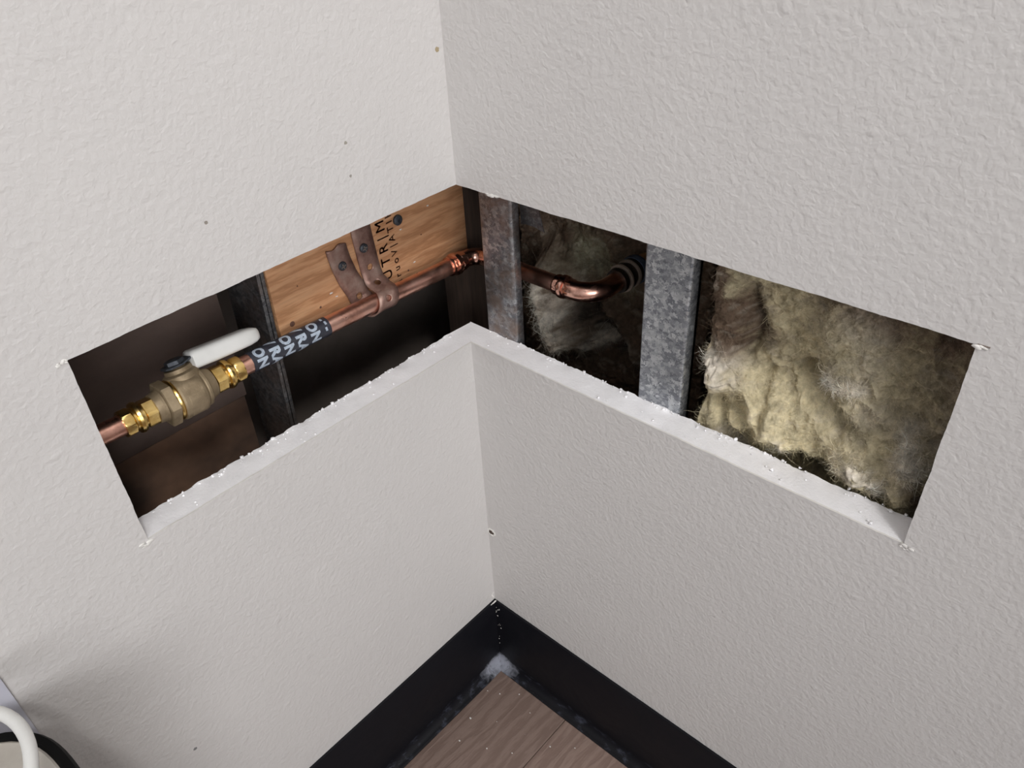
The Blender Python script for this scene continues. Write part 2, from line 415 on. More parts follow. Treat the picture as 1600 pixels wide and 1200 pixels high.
# chipped screw hole in the corner
mb = MB()
for k in range(12):
    th = k/12*2*pi; lump(mb, (.0045+.0045*cos(th), -.0003, .2035+.0036*sin(th)), .0015, (1,.5,1), 60+k)
mb.build('chipped_rim', M_PAPER, wr, ang=60)
mb = MB(); lump(mb, (.0042, -.0002, .2037), .0033, (1.1,.22,.95), 5, 2); mb.build('screw_head', M_DKBROWN, wr)

# ------------------------------------------------------------------ hidden space behind the walls
mb = MB()
mb.box((-.34, -.8, 0), (-.31, .30, 1.0)).box((-.34, .27, 0), (.8, .30, 1.0)).box((-.34, -.83, 0), (-T, -.8, 1.0)).box((.8, T, 0), (.83, .30, 1.0))  # far and end panels added to stop ambient light leaking in
mb.box((-.21, -.14, .0), (-.195, .27, .98)).box((-.34, -.83, .98), (-T, .30, 1.0)).box((-.34, T, .98), (.83, .30, 1.0))  # inner panel added to lift the black, top caps to block light
o = mb.build('cavity_enclosure', M_VOID, None, smooth=False); o['kind'] = 'structure'
# brown paper-faced boards of the opposite partition, seen through the left opening
rear = o
MB().box((-.13, -.78, .3995), (-.115, -.1435, .97), 0, .0008).build('sheathing_board', M_BROWN, rear)
MB().box((-.132, -.78, .02), (-.1165, -.1450, .3985), 0, .0008).build('sheathing_board', M_BROWN2, rear)
# ------------------------------------------------------------------ floor, cove base
fl = MB().box((-.35, -2.2, -.05), (2.2, .3, -.004)).build('floor', M_VOID, None, smooth=False); fl['kind'] = 'structure'
pw = .15
pmesh = MB().box((0, 0, -.004), (pw-.0006, .9-.0006, 0), 0, .0006).build('plank', M_PLANK, fl)
first = True
for i in range(14):
    x = .1035 + (i-1)*pw
    for j in range(3):
        y = -2.0 + j*.9 + (i*.37 % .9) - .45
        o = pmesh if first else pmesh.copy()
        if not first: COL.objects.link(o)
        first = False; o.parent = fl
        y1 = y+.9
        if y > -.02: o.hide_render = False
        o.location = (x, y, 0); k_ = (.86, 1.12, 1.0, .92)[i % 4]; o.color = (k_, k_, k_, 1)
def cove(name, left):
    H = .1016; th = .0028
    prof = [(0, H), (th*.8, H), (th, H-.001)]
    # toe: concave sweep out to .0125
    R = .0095
    for k in range(9):
        a = k/8*pi/2; prof.append((th + R*(1-cos(a)), .0022 + R*(1-sin(a))))
    prof += [(.0128, .0018), (.0128, .0006), (.0115, 0), (0, 0)]
    vs = []; fs = []; ns = 60; m = len(prof)
    for j in range(ns+1):
        for (d, z) in prof:
            s = d if j == 0 else .02 + (2.0-.02)*(j/ns)**2
            w = noise.noise(Vector((s*9, z*10, 3 if left else 8)))*.0006 if (z < .012 and d > .003 and j > 1) else 0
            s_, d_ = s, d+w
            vs.append((d_, -s_, z) if left else (s_, -d_, z))
    for j in range(ns):
        for i in range(m):
            i2 = (i+1) % m; fs.append((j*m+i, j*m+i2, (j+1)*m+i2, (j+1)*m+i))
    o = MB().add(vs, fs).build(name, M_RUBBER, None, True, 40); o['kind'] = 'structure'; return o
cove('baseboard_left', True); bbr = cove('baseboard_right', False)
mb = MB(); r = random.Random(4)
for k in range(13): 
    z = r.uniform(.03, .1); lump(mb, (.0033+abs(r.gauss(0, .003)), -.0036, z), r.uniform(.0003, .0008), (1,.5,1), k)
for k in range(6): lump(mb, (.003, -.002-r.random()*.008, .1018), r.uniform(.0006, .0011), (1,1.6,.6), 40+k)
mb.build('plaster_dust', M_PAPER, bbr, ang=60, kind='stuff')
mb = MB()
for (x, y) in ((.0305,-.034),(.047,-.021),(.026,-.075),(.07,-.03),(.085,-.075),(.05,-.06),(.11,-.045),(.018,-.04),(.062,-.088),(.035,-.1),(.13,-.03)):
    lump(mb, (x, y, .0004), r.uniform(.0004, .0010), (1.3,1,.6), int(x*1e4))
mb.build('plaster_dust', M_PAPER, fl, ang=60, kind='stuff')

# ------------------------------------------------------------------ metal studs (C profile, open towards +x)
def cstud(name, x0, w, y0, y1, lip, z0, z1, mat, knock=None, lean=0.0):
    t = .0008; r = .0022
    def path():
        p = [(x0+w, y0+lip)]
        for k in range(6): a = k/5*pi/2; p.append((x0+w-r+r*cos(a), y0+r-r*sin(a)))
        for k in range(6): a = k/5*pi/2; p.append((x0+r-r*sin(a), y0+r-r*cos(a)))
        return p
    front = path(); back = [(x, y0+y1-y) for x, y in front][::-1]
    mb = MB()
    def strip(pp, za, zb):
        nz = max(2, int((zb-za)/.01)); vs = []; fs = []
        for j in range(nz+1):
            z = za+(zb-za)*j/nz
            for (x, y) in pp: vs.append((x+lean*(z-.48), y+noise.noise(Vector((x*40, z*25, y*10)))*.0003, z))
        m = len(pp)
        for j in range(nz):
            for i in range(m-1): fs.append((j*m+i, j*m+i+1, (j+1)*m+i+1, (j+1)*m+i))
        mb.add(vs, fs)
    strip(front, z0, z1)
    ya, yb = front[-1][1], y1
    if knock:
        ka, kb, za, zb = knock
        strip([(x0, ya), (x0, ka)], z0, z1); strip([(x0, kb), (x0, yb)], z0, z1)
        strip([(x0, ka), (x0, kb)], z0, za); strip([(x0, ka), (x0, kb)], zb, z1)
    else: strip([(x0, ya), (x0, (ya+yb)/2), (x0, yb)], z0, z1)
    o = mk(name, mb.v, mb.f, mat)
    bm = bmesh.new(); bm.from_mesh(o.data); bmesh.ops.remove_doubles(bm, verts=bm.verts, dist=1e-5); bmesh.ops.recalc_face_normals(bm, faces=bm.faces); bm.to_mesh(o.data); bm.free(); finish(o.data)
    sm = o.modifiers.new('s', 'SOLIDIFY'); sm.thickness = t; sm.offset = 0
    return o
s1 = cstud('metal_stud', -.002, .0325, T+.0004, .042, .008, .0, .97, M_GALV_ST)
tag(s1, 'narrow rust-stained galvanized steel stud just right of the wall corner', 'stud')
s2 = cstud('metal_stud', .1475, .0345, T+.0004, .100, .0095, .0, .97, M_GALV)
tag(s2, 'wide mottled galvanized steel stud beside the yellow insulation', 'stud')
# thin stud seen edge-on left of the wooden board
mb = MB()
M_ = Matrix.Translation((0, -.1345, .48)) @ Matrix.Rotation(RD(-1.6), 4, 'X') @ Matrix.Translation((0, .1345, -.48))
mb.box((-.112, -.1362, .02), (-.0605, -.1350, .95), 0, .0003, M_).box((-.0620, -.1385, .02), (-.0605, -.1325, .95), 0, .0004, M_)
tag(mb.build('metal_stud', M_GALV_D), 'thin dusty steel stud seen edge-on at the left end of the wooden board', 'stud')
# dark brown strip added for the shaded gap between board and narrow stud
tag(MB().box((-.10, .0665, .02), (-.066, .105, .95), 0, .001).build('shade_strip', M_DKBROWN), 'dark brown strip standing in for the shaded gap between the wooden board and the narrow steel stud', 'shade strip')
# bent metal tab
mb = MB(); P = [(.0285,.5405),(.0285,.5195),(.034,.5205),(.042,.5205),(.0512,.5185),(.0470,.5320),(.0455,.5420)]
mb.extrude([(a, b) for a, b in P], 1, .0355, .0363)
tag(mb.build('metal_tab', M_GALV_D, smooth=False), 'small grey sheet-metal tab sticking out beside the top of the narrow stud', 'metal tab')

# ------------------------------------------------------------------ wooden board with stamp
wb = MB().box((-.079, -.1305, .4605), (-.060, .0625, .640), 0, .0006).build('wooden_board', M_WOOD)
tag(wb, 'orange-brown wooden backing board behind the copper pipe, stamped with dark letters', 'board')
def text_mesh(txt, size, bold=0.0):
    c = bpy.data.curves.new('t', 'FONT'); c.body = txt; c.size = size; c.offset = bold; c.resolution_u = 3; c.align_x = 'CENTER'; c.align_y = 'CENTER'
    o = bpy.data.objects.new('t', c); COL.objects.link(o)
    me = bpy.data.meshes.new_from_object(o.evaluated_get(bpy.context.evaluated_depsgraph_get()))
    bpy.data.objects.remove(o); return me
def board_text(txt, y, z, size, ang, mb):
    me = text_mesh(txt, size, 0)
    ca, sa = cos(ang), sin(ang)
    # seen from +x: right is +y, up is +z
    vs = [(-.0598, y + v.co.x*ca - v.co.y*sa, z + v.co.x*sa + v.co.y*ca) for v in me.vertices]
    mb.add(vs, [tuple(p.vertices) for p in me.polygons]); bpy.data.meshes.remove(me)
mb = MB()
for q_ in (0, .00022, .00044): board_text('U T R | M', -.0275+q_, .4965+q_*.4, .0125, RD(91), mb)
for q_ in (0, .0002, .0004): board_text('a r u o V | A T I H', -.0178+q_, .4950+q_*.4, .0086, RD(92), mb)
mb.build('ink_stamp', M_INK, wb, smooth=False)
# knots, pencil mark and splinters on the board
for (y, z, r_) in ((-.1195,.4745,.0022),(-.0935,.4765,.001),(-.1085,.5010,.0006),(-.006,.4705,.0009),(.012,.4955,.0006)):
    MB().lathe((-.0600, y, z), (1,0,0), [(0, r_), (.0003, r_*.7), (.00035, r_*.2)], 12).build('knot', M_INK, wb)
mb = MB(); mb.lathe((-.060, -.0105, .5165), (1,0,0), [(0,.0042),(.0018,.0042),(.0026,.003),(.0026,.0012),(.0015,.0008)], 20)
mb.build('nail', M_STEEL_D, wb)
for k, (y, z) in enumerate(((-.0085,.5075),(.001,.4752),(-.082,.4835),(-.078,.479),(.022,.517))):
    mb = MB(); lump(mb, (-.0597, y, z), .0009, (.4, 1.6, .7), k); mb.build('splinter', M_PAPER, wb, ang=60)

# ------------------------------------------------------------------ plumbing
RP = .0068
A0 = Vector((-.045, -.3000, .4757)); A1 = Vector((-.045, .0420, .4648))
def at(y): return A0.lerp(A1, (y-A0.y)/(A1.y-A0.y))
AX = (A1-A0).normalized()
def pipe(name, ya, yb, m):
    mb = MB(); mb.sweep([at(ya+(yb-ya)*k/8) for k in range(9)], RP, 32); return mb.build(name, m)
tag(pipe('copper_pipe', -.300, -.2545, M_COPPER), 'short copper pipe end entering the brass valve at the left edge of the opening', 'pipe')
p2 = tag(pipe('copper_pipe', -.1735, .028, M_COPPER), 'long straight copper pipe with a printed black band strapped to the wooden board', 'pipe')
# printed band
mb = MB(); y0, y1 = -.1665, -.1015
RB = RP+.0005
mb.lathe(at(y0), AX, [(0, RP-.0003), (0, RB), ((y1-y0), RB), ((y1-y0), RP-.0003)], 40)
band = mb.build('printed_band', M_BAND, p2)
def wrap_text(ch, y, phi, size, mb):
    """letter on the band; its up direction runs along the pipe, text reads down round the pipe"""
    me = text_mesh(ch, size, .00055)
    bm = bmesh.new(); bm.from_mesh(me); bpy.data.meshes.remove(me)
    k = -.006
    while k < .006:
        bmesh.ops.bisect_plane(bm, geom=bm.verts[:]+bm.edges[:]+bm.faces[:], plane_co=(k, 0, 0), plane_no=(1, 0, 0)); k += .0008
    e1 = Vector((1, 0, 0)); e2 = AX.cross(e1).normalized()
    if e2.z < 0: e2 = -e2
    R_ = RB+.00012; vs = []
    for v in bm.verts:
        ph = phi - v.co.x/R_             # phi measured from +x (front) towards +z (top)
        vs.append(at(y + v.co.y) + (e1*cos(ph)+e2*sin(ph))*R_)
    bm.verts.index_update(); mb.add(vs, [tuple(v.index for v in f.verts) for f in bm.faces]); bm.free()
mb = MB()
ph0 = RD(38)                             # direction that faces the camera
cols = [(-.1600, 'ON'), (-.1492, 'VRA'), (-.1384, 'ON'), (-.1272, 'VRA'), (-.1158, 'ON')]
for (y, t) in cols:
    if t == 'ON': seq = [('O', 30), ('N', -38)]
    else: seq = [('V', 66), ('R', -6), ('A', -64)]
    for ch, dp in seq: wrap_text(ch, y, ph0+RD(dp), .0105, mb)
for (y, dp) in ((-.1052, 48), (-.1040, 15), (-.1052, -20)): wrap_text('-', y, ph0+RD(dp), .007, mb)
mb.build('band_lettering', M_LETTER, band, smooth=False)
# pipe strap : a perforated band looped round the pipe, both ends screwed to the board
def ribbon_strap():
    root = empty('pipe_strap', (-.059, -.05, .48))
    inv = Matrix.Translation((.059, .05, -.48))
    Wd = .0182; cell = .0075
    c0 = at(-.043)
    # centre path (x, y, z): right end high on the board, over the front of the pipe, under, behind, out to the left end
    path = [(-.0588,-.0470,.5500),(-.0588,-.0470,.5300),(-.0588,-.0466,.5180),(-.0588,-.0450,.5000),(-.0586,-.0440,.4880)]
    cz = at(-.0435)
    rr = RP+.0011
    path += [(-.0560,-.0437,.4795), (-.0490,-.0434,cz.z+rr+.0010)]
    for k in range(13):
        a = RD(80 - k*20); path.append((cz.x+rr*cos(a), -.0434 - .0011*k, cz.z+rr*sin(a)))
    path2 = path
    path2 += [(-.0570,-.0590,.4700), (-.0582,-.0610,.4780), (-.0583,-.0660,.4900), (-.0583,-.0695,.5030), (-.0583,-.0710,.5120), (-.0583,-.0716,.5175)]
    P_ = [Vector(p) for p in path2]
    # arc-length resample
    cum = [0]
    for i in range(len(P_)-1): cum.append(cum[-1]+(P_[i+1]-P_[i]).length)
    def ev(s):
        s = max(0, min(s, cum[-1]-1e-9))
        for i in range(len(cum)-1):
            if s <= cum[i+1]: return P_[i].lerp(P_[i+1], (s-cum[i])/(cum[i+1]-cum[i]))
    total = cum[-1]
    def side(s):      # across direction, tangent to surface; roughly +y
        t = (ev(s+.001)-ev(s-.001)).normalized()
        # surface normal: out of the board on flats, radial round the pipe
        p = ev(s); rad = Vector((p.x-cz.x, 0, p.z-cz.z))
        nrm = rad.normalized() if rad.length < rr+.0022 else Vector((1,0,0))
        return nrm.cross(t).normalized(), nrm
    vs = []; fs = []
    def pt(s, v):
        a, nrm = side(s); 
        if a.y < 0: a = -a
        return ev(s) + a*v
    nst = int(total/.0012)
    holes = [.0600, .0745, .0925, .1290]
    holes = [h for h in holes]
    s = 0; step = .0012; hr = .0026; hw = .0040
    TN = [hw*math.tan(RD(d_)) for d_ in (-45,-30,-15,0,15,30,45)]; VS = [-Wd/2]+TN+[Wd/2]
    blocks = []
    cur = 0
    for h in sorted(holes):
        blocks.append(('p', cur, h-hw)); blocks.append(('h', h-hw, h+hw)); cur = h+hw
    blocks.append(('p', cur, total))
    for typ, a, b in blocks:
        if typ == 'p':
            k = max(1, int((b-a)/step)); base = len(vs)
            for i in range(k+1):
                ss = a+(b-a)*i/k
                for v in VS:
                    e = 0
                    if ss > total-.0005: e = .0011*sin(v/Wd*9)          # ragged torn end
                    vs.append(pt(ss+e*0, v) + Vector((0, 0, e)))
            for i in range(k):
                for j in range(8): q = base+i*9+j; fs.append((q, q+1, q+10, q+9))
        else:
            n = 24; c = (a+b)/2; base = len(vs)
            def sq(th):
                cx_, sy_ = cos(th), sin(th); k = 1/max(abs(cx_), abs(sy_)); return cx_*k, sy_*k
            for (ring) in range(3):
                for i in range(n):
                    th = 2*pi*i/n; qx, qy = sq(th)
                    O_ = (qx*hw, qy*hw); I_ = (cos(th)*hr, sin(th)*hr)
                    w = ring/2; uu = O_[0]*(1-w)+I_[0]*w; vv = O_[1]*(1-w)+I_[1]*w
                    vs.append(pt(c+uu, vv))
            for ring in range(2):
                for i in range(n): i2 = (i+1) % n; fs.append((base+ring*n+i, base+ring*n+i2, base+(ring+1)*n+i2, base+(ring+1)*n+i))
            for sgn in (-1, 1):       # margins beside the hole
                k = 6; b2 = len(vs)
                for i in range(k+1):
                    ss = c+TN[i]; vs.append(pt(ss, sgn*hw)); vs.append(pt(ss, sgn*Wd/2))
                for i in range(k): q = b2+2*i; fs.append((q, q+1, q+3, q+2))
    o = mk('strap_band', [inv @ v for v in vs], fs, M_STRAP, root)
    bm = bmesh.new(); bm.from_mesh(o.data); bmesh.ops.remove_doubles(bm, verts=bm.verts, dist=2e-5); bmesh.ops.recalc_face_normals(bm, faces=bm.faces); bm.to_mesh(o.data); bm.free(); finish(o.data)
    sm = o.modifiers.new('s', 'SOLIDIFY'); sm.thickness = .0009; sm.offset = 0
    for (y, z) in ((-.0475, .5075), (-.0693, .5015)):
        mb = MB(); mb.lathe(inv @ Vector((-.0585, y, z)), (1,0,0), [(0,.0036),(.0014,.0036),(.0024,.0027),(.0026,.0012),(.0012,.0010)], 24)
        sc = mb.build('screw', M_STEEL_D, root)
        mb = MB()
        for a in (0, pi/2):
            Mx = Matrix.Translation(inv @ Vector((-.0585+.0026, y, z))) @ Matrix.Rotation(a+.3, 4, 'X')
            mb.box((-.0008, -.0022, -.00035), (.0001, .0022, .00035), 0, 0, Mx)
        mb.build('cross_recess', M_VOID, sc, smooth=False)
    tag(root, 'brown perforated metal strap looped round the copper pipe and screwed to the wooden board', 'pipe strap')
ribbon_strap()

# press collar profile (starts at pipe side)
def collar(scale=1.0, r=RP):
    return [(0, r*.9), (0, r+.0013), (.0012, r+.0016), (.0036, r+.0014, 6), (.0042, r+.0006), (.0052, r+.0006), (.0058, r+.0026), (.0082, r+.0030), (.0100, r+.0024), (.0106, r+.0008), (.0116, r+.0008), (.0121, r+.0017, 6), (.0165, r+.0017, 6), (.0170, r+.0009), (.0180, r*.9)]
# corner elbow
root = empty('copper_elbow', (-.045, .056, .465)); off = Vector((.045, -.056, -.465))
pts = [at(.036)+off]
cy = .0565; rb = .013
zc = .4649
for k in range(9):
    a = k/8*pi/2; pts.append(Vector((-.045+rb-rb*cos(a), cy-rb+rb*sin(a), zc))+off)
pts.append(Vector((-.020, cy, zc))+off)
MB().sweep(pts, RP+.0006, 28).build('elbow_body', M_COPPER_FIT, root)
MB().lathe(at(.0245)+off, AX, [(t, r_, *s_) for t, r_, *s_ in collar()], 36).build('press_collar', M_COPPER_FIT, root)
MB().lathe(Vector((-.008, cy, zc))+off, (-1,0,0), collar(), 36).build('press_collar', M_COPPER_FIT, root)
tag(root, 'copper press elbow turning the pipe round the wall corner behind the narrow stud', 'pipe elbow')
mb = MB(); mb.sweep([(-.012+(.057+.012)*k/6, cy, zc) for k in range(7)], RP, 32)
tag(mb.build('copper_pipe', M_COPPER), 'copper pipe section between the narrow and the wide steel studs', 'pipe')
# second elbow
root = empty('copper_elbow', (.06, cy, zc)); off = Vector((-.06, -cy, -zc))
pts = []; rb = .020; xe = .0805
pts = [Vector((.0590, cy, zc))]
for k in range(13):
    a = k/12*pi/2; pts.append(Vector((xe-rb+rb*sin(a), cy+rb-rb*cos(a), zc)))
pts.append(Vector((xe, .094, zc)))
bend = MB(); bend.sweep([p+off for p in pts], RP+.0012, 32); bend.build('elbow_body', M_COPPER_FIT, root)
MB().lathe(Vector((.0450, cy, zc))+off, (1,0,0), collar(), 36).build('press_collar', M_COPPER_FIT, root)
tag(root, 'shiny copper press elbow bending back into the wall left of the wide stud', 'pipe elbow')
root = empty('pipe_coupling', (xe, .09, zc)); off = Vector((-xe, -.09, -zc))
b0 = Vector((xe, .0875, zc))+off
MB().lathe(b0, (0,1,0), [(0,RP),(0,.0098),(.003,.0105),(.004,.0092),(.006,.0092),(.007,.0108),(.0125,.0112),(.014,.0098),(.0165,.0098),(.0175,.0114),(.0225,.0112),(.0235,.008)], 36).build('coupling_body', M_FITBLK, root)
for t in (.0058, .0162):
    MB().lathe(b0+Vector((0,t,0)), (0,1,0), [(0,.0085),(0,.0116),(.0012,.0120),(.0024,.0116),(.0024,.0085)], 36).build('metal_ring', M_RINGMETAL, root)
MB().lathe(b0+Vector((0,.0228,0)), (0,1,0), [(0,.008),(0,.0118),(.0035,.0124),(.006,.0118),(.006,.007)], 36).build('blue_ring', M_BLUE, root)
tag(root, 'black pipe coupling with two metal rings behind the shiny elbow', 'pipe coupling')
mb = MB(); mb.sweep([(xe, .112+.145*k/6, zc) for k in range(7)], .0086, 28)
tag(mb.build('water_pipe', M_TAN), 'tan pipe running back into the wall behind the black coupling', 'pipe')

# ball valve
root = empty('ball_valve', at(-.215)); off = -at(-.215)
def L3(y, prof, name, m, n=48, rot=0.3, parent=None):
    mb = MB(); mb.lathe(at(y)+off, AX, prof, n, 0, rot); return mb.build(name, m, parent or root, ang=25)
B = RP
def brass_end(flip):
    K = .82
    pr = [(0,B*.9),(0,B+.0018),(.0008,B+.0024,8),(.0070,B+.0024,8),(.0078,B+.0016),(.0086,B+.0010),(.0100,B+.0010),(.0106,B+.0032),(.0128,B+.0037),(.0146,B+.0032),(.0152,B+.0012),(.0166,B+.0012),(.0172,B+.0028,6),(.0255,B+.0028,6),(.0262,B*.9)]
    pr = [(p[0]*K, *p[1:]) for p in pr]
    if flip: 
        Lx = pr[-1][0]; pr = [(Lx-p[0], *p[1:]) for p in pr[::-1]]
    return pr
L3(-.2575, brass_end(False), 'press_end', M_BRASS)
L3(-.1952, brass_end(True), 'press_end', M_BRASS)
L3(-.2365, [(0,.0070),(0,.0098),(.004,.0104),(.0052,.0112),(.0065,.0112)], 'valve_neck', M_BRONZE)
L3(-.2312, [(0,.011),(0,.0148,6),(.0006,.0158,6),(.0064,.0158,6),(.007,.0148,6),(.007,.011)], 'hex_nut', M_BRONZE, rot=.1)
L3(-.2242, [(0,.011),(0,.0138),(.0012,.0142),(.0024,.0138),(.0024,.011)], 'seal_ring', M_BRASS)
L3(-.2218, [(0,.011),(0,.0146),(.0012,.0152),(.0036,.0152),(.0042,.0162,8),(.0140,.0162,8),(.0148,.0152),(.0160,.0148),(.0176,.0132),(.0184,.0136),(.0198,.0134),(.0206,.0118),(.0216,.0112),(.0262,.0096),(.0268,.007)], 'valve_body', M_BRONZE, rot=.2)
# stem boss and lever handle
up = Vector((-.36, 0, .933)).normalized()
sb = at(-.2115)+off
mb = MB(); mb.lathe(sb+up*.008, up, [(0,.0118),(.0062,.0116),(.0070,.0106),(.0074,.0092),(.0100,.0088),(.0104,.0060),(.0112,.0056)], 32)
mb.build('stem', M_BRONZE, root)
mb = MB(); mb.lathe(sb+up*.0195, up, [(0,.0066,6),(.0038,.0066,6),(.0043,.005)], 24); mb.build('stem_nut', M_STEEL_D, root)
def lever():
    hb = sb+up*.0205
    d = (AX*1.0 - up*.05).normalized(); sd = d.cross(up).normalized(); u2 = sd.cross(d).normalized()
    # metal neck then white grip
    mb = MB()
    def sect(t, w, h, lift, n=20, p=.45):
        r_ = []
        for i in range(n):
            th = 2*pi*i/n; c_, s_ = cos(th), sin(th)
            r_.append(hb + d*t + u2*lift + sd*(w*math.copysign(abs(c_)**p, c_)) + u2*(h*math.copysign(abs(s_)**p, s_)))
        return r_
    def loft(secs):
        vs = []; fs = []; n = len(secs[0])
        for s_ in secs: vs += s_
        for j in range(len(secs)-1):
            for i in range(n): i2 = (i+1) % n; fs.append((j*n+i, j*n+i2, (j+1)*n+i2, (j+1)*n+i))
        fs.append(tuple(range(n))[::-1]); fs.append(tuple(range((len(secs)-1)*n, len(secs)*n))); return vs, fs
    mb.add(*loft([sect(-.0085, .005, .0009, -.001), sect(-.006, .0080, .0009, -.001), sect(.002, .0080, .0009, -.0005), sect(.014, .0055, .0009, .003)]))
    arm = mb.build('lever_arm', M_STEEL_D, root)
    mb = MB(); ss = []
    for (t, w, h, l) in ((.0085,.0056,.0040,-.0012),(.0092,.0082,.0060,-.0012),(.011,.0086,.0064,-.001),(.024,.0088,.0064,-.001),(.040,.0086,.0062,-.0008),(.050,.0082,.0060,-.0006),(.0555,.0070,.0052,-.0006),(.0585,.0050,.0040,-.0006),(.0600,.0022,.0018,-.0006)):
        ss.append(sect(t, w, h, l, 28, .55))
    mb.add(*loft(ss)); g = mb.build('lever_grip', M_WHITEPL, root, ang=60); g['label'] = 'white plastic grip'
lever()
tag(root, 'dusty brass ball valve with a white lever grip in the left part of the opening', 'valve')

# ------------------------------------------------------------------ glass wool
def seg_d(x, z, a, b):
    ax, az = a; bx, bz = b; dx, dz = bx-ax, bz-az; l2 = dx*dx+dz*dz+1e-12
    t = np.clip(((x-ax)*dx+(z-az)*dz)/l2, 0, 1); return np.hypot(x-(ax+t*dx), z-(az+t*dz))
def fbm(X, Z, sc, seed, octv=4):
    out = np.zeros(X.size); a = 1.0; s = sc; xs = X.ravel(); zs = Z.ravel()
    nz = noise.noise
    for o_ in range(octv):
        out += a*np.array([nz(Vector((x*s+seed, z*s, seed*1.7+o_*9))) for x, z in zip(xs, zs)]); a *= .5; s *= 2.1
    return out.reshape(X.shape)
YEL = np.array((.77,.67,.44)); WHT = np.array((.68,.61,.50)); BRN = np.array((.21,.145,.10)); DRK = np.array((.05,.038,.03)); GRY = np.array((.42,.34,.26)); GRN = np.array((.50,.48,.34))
def wool(name, x0, x1, z0, z1, nx, nz_, base, feats, cols, basecol, amp, seed, nfib, fiblen, tufts=()):
    xs = np.linspace(x0, x1, nx); zs = np.linspace(z0, z1, nz_); X, Z = np.meshgrid(xs, zs)
    W1 = fbm(X, Z, 22, seed, 3); W2 = fbm(X, Z, 22, seed+31, 3)
    Xw = X+W1*.006; Zw = Z+W2*.006
    Y = np.full(X.shape, base, float)
    for (a, b, r_, h) in feats:
        d = seg_d(Xw, Zw, a, b); Y -= h*np.exp(-(d/r_)**2)
    n1 = fbm(X, Z, 38, seed+3, 3); n2 = fbm(Xw*.6, Zw, 150, seed+7, 3)
    bil = 1-np.abs(fbm(Xw+.3*Zw, Zw*.8, 62, seed+13, 3))*2.2
    bil2 = 1-np.abs(fbm(X, Z, 210, seed+17, 2))*2.0
    Y += n1*amp*1.2 - bil*amp*.5 - bil2*amp*.22 + n2*amp*.35
    for (a, b, r_, nt_, h_) in tufts:
        d = seg_d(Xw, Zw, a, b); k = np.exp(-(d/r_)**2); Y -= k*(h_ + n2*.004 + bil2*.0015)
    edge = np.minimum.reduce([np.clip((X-x0)/.006, 0, 1), np.clip((x1-X)/.006, 0, 1), np.ones_like(X)])
    Y += (1-edge)*.03
    C_ = np.ones(X.shape+(3,))*basecol
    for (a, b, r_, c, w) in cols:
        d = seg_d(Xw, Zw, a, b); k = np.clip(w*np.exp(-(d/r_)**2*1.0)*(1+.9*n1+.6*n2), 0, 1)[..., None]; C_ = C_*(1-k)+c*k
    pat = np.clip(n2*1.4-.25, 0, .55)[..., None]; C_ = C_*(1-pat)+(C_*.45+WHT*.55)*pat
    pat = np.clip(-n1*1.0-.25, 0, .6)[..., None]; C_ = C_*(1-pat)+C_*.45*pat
    for (a, b, r_, nt_, h_) in tufts:
        d = seg_d(Xw, Zw, a, b); k = np.clip(np.exp(-(d/r_)**2)*(1.0+1.6*n2+.6*n1), 0, 1)[..., None]*.92; C_ = C_*(1-k)+np.array((.92,.84,.72))*k
    C_ = np.clip(C_, 0, 1)
    V = np.stack([X, Y, Z], -1).reshape(-1, 3)
    idx = np.arange(nx*nz_).reshape(nz_, nx)
    F = np.stack([idx[:-1, :-1], idx[:-1, 1:], idx[1:, 1:], idx[1:, :-1]], -1).reshape(-1, 4)
    cc = C_.reshape(-1, 3)
    # fibres : thin curled ribbons growing from the surface
    gi = rng.integers(0, V.shape[0], nfib)
    for (a, b, r_, nt_, h_) in tufts:
        w_ = np.exp(-(seg_d(Xw, Zw, a, b)/r_)**2).ravel(); w_ /= w_.sum(); gi = np.concatenate([gi, rng.choice(V.shape[0], nt_, p=w_)])
    P0 = V[gi]
    keep = (P0[:, 0] > x0+.004) & (P0[:, 0] < x1-.004); gi = gi[keep]; P0 = P0[keep]; nf = len(P0)
    K = 6
    dirs = rng.normal(size=(nf, 3)); dirs[:, 1] = -np.abs(dirs[:, 1])*.7; dirs /= np.linalg.norm(dirs, axis=1, keepdims=True)
    ln = rng.gamma(2.0, fiblen/2, nf)[:, None]
    cur = P0+rng.normal(size=(nf, 3))*.0005; pts = [cur]
    cv = rng.normal(size=(nf, 3))*.65
    for k in range(K):
        dirs = dirs+cv*.55+rng.normal(size=(nf, 3))*.25; dirs /= np.linalg.norm(dirs, axis=1, keepdims=True)
        cur = cur+dirs*ln/K; pts.append(cur)
    pts = np.stack(pts, 1)
    pts[..., 1] = np.maximum(pts[..., 1], T+.0025)
    wdt = rng.uniform(.00006, .00020, nf)[:, None, None]
    sd = rng.normal(size=(nf, 1, 3)); sd /= np.linalg.norm(sd, axis=2, keepdims=True)
    tap = np.linspace(1, .3, K+1)[None, :, None]
    A = pts-sd*wdt*tap; Bp = pts+sd*wdt*tap
    FV = np.stack([A, Bp], 2).reshape(-1, 3)
    b_ = (np.arange(nf)[:, None]*(K+1)+np.arange(K)[None, :]).reshape(-1)*2
    FF = np.stack([b_, b_+1, b_+3, b_+2], -1) + V.shape[0]
    fc = np.repeat(np.clip(cc[gi]*rng.uniform(.9, 1.35, (nf, 1)), 0, 1), (K+1)*2, axis=0)
    VV = np.concatenate([V, FV]); FA = np.concatenate([F, FF]); CA = np.concatenate([cc, fc])
    me = bpy.data.meshes.new(name); me.vertices.add(len(VV)); me.vertices.foreach_set('co', VV.ravel().astype('f'))
    me.loops.add(FA.size); me.loops.foreach_set('vertex_index', FA.ravel().astype('i'))
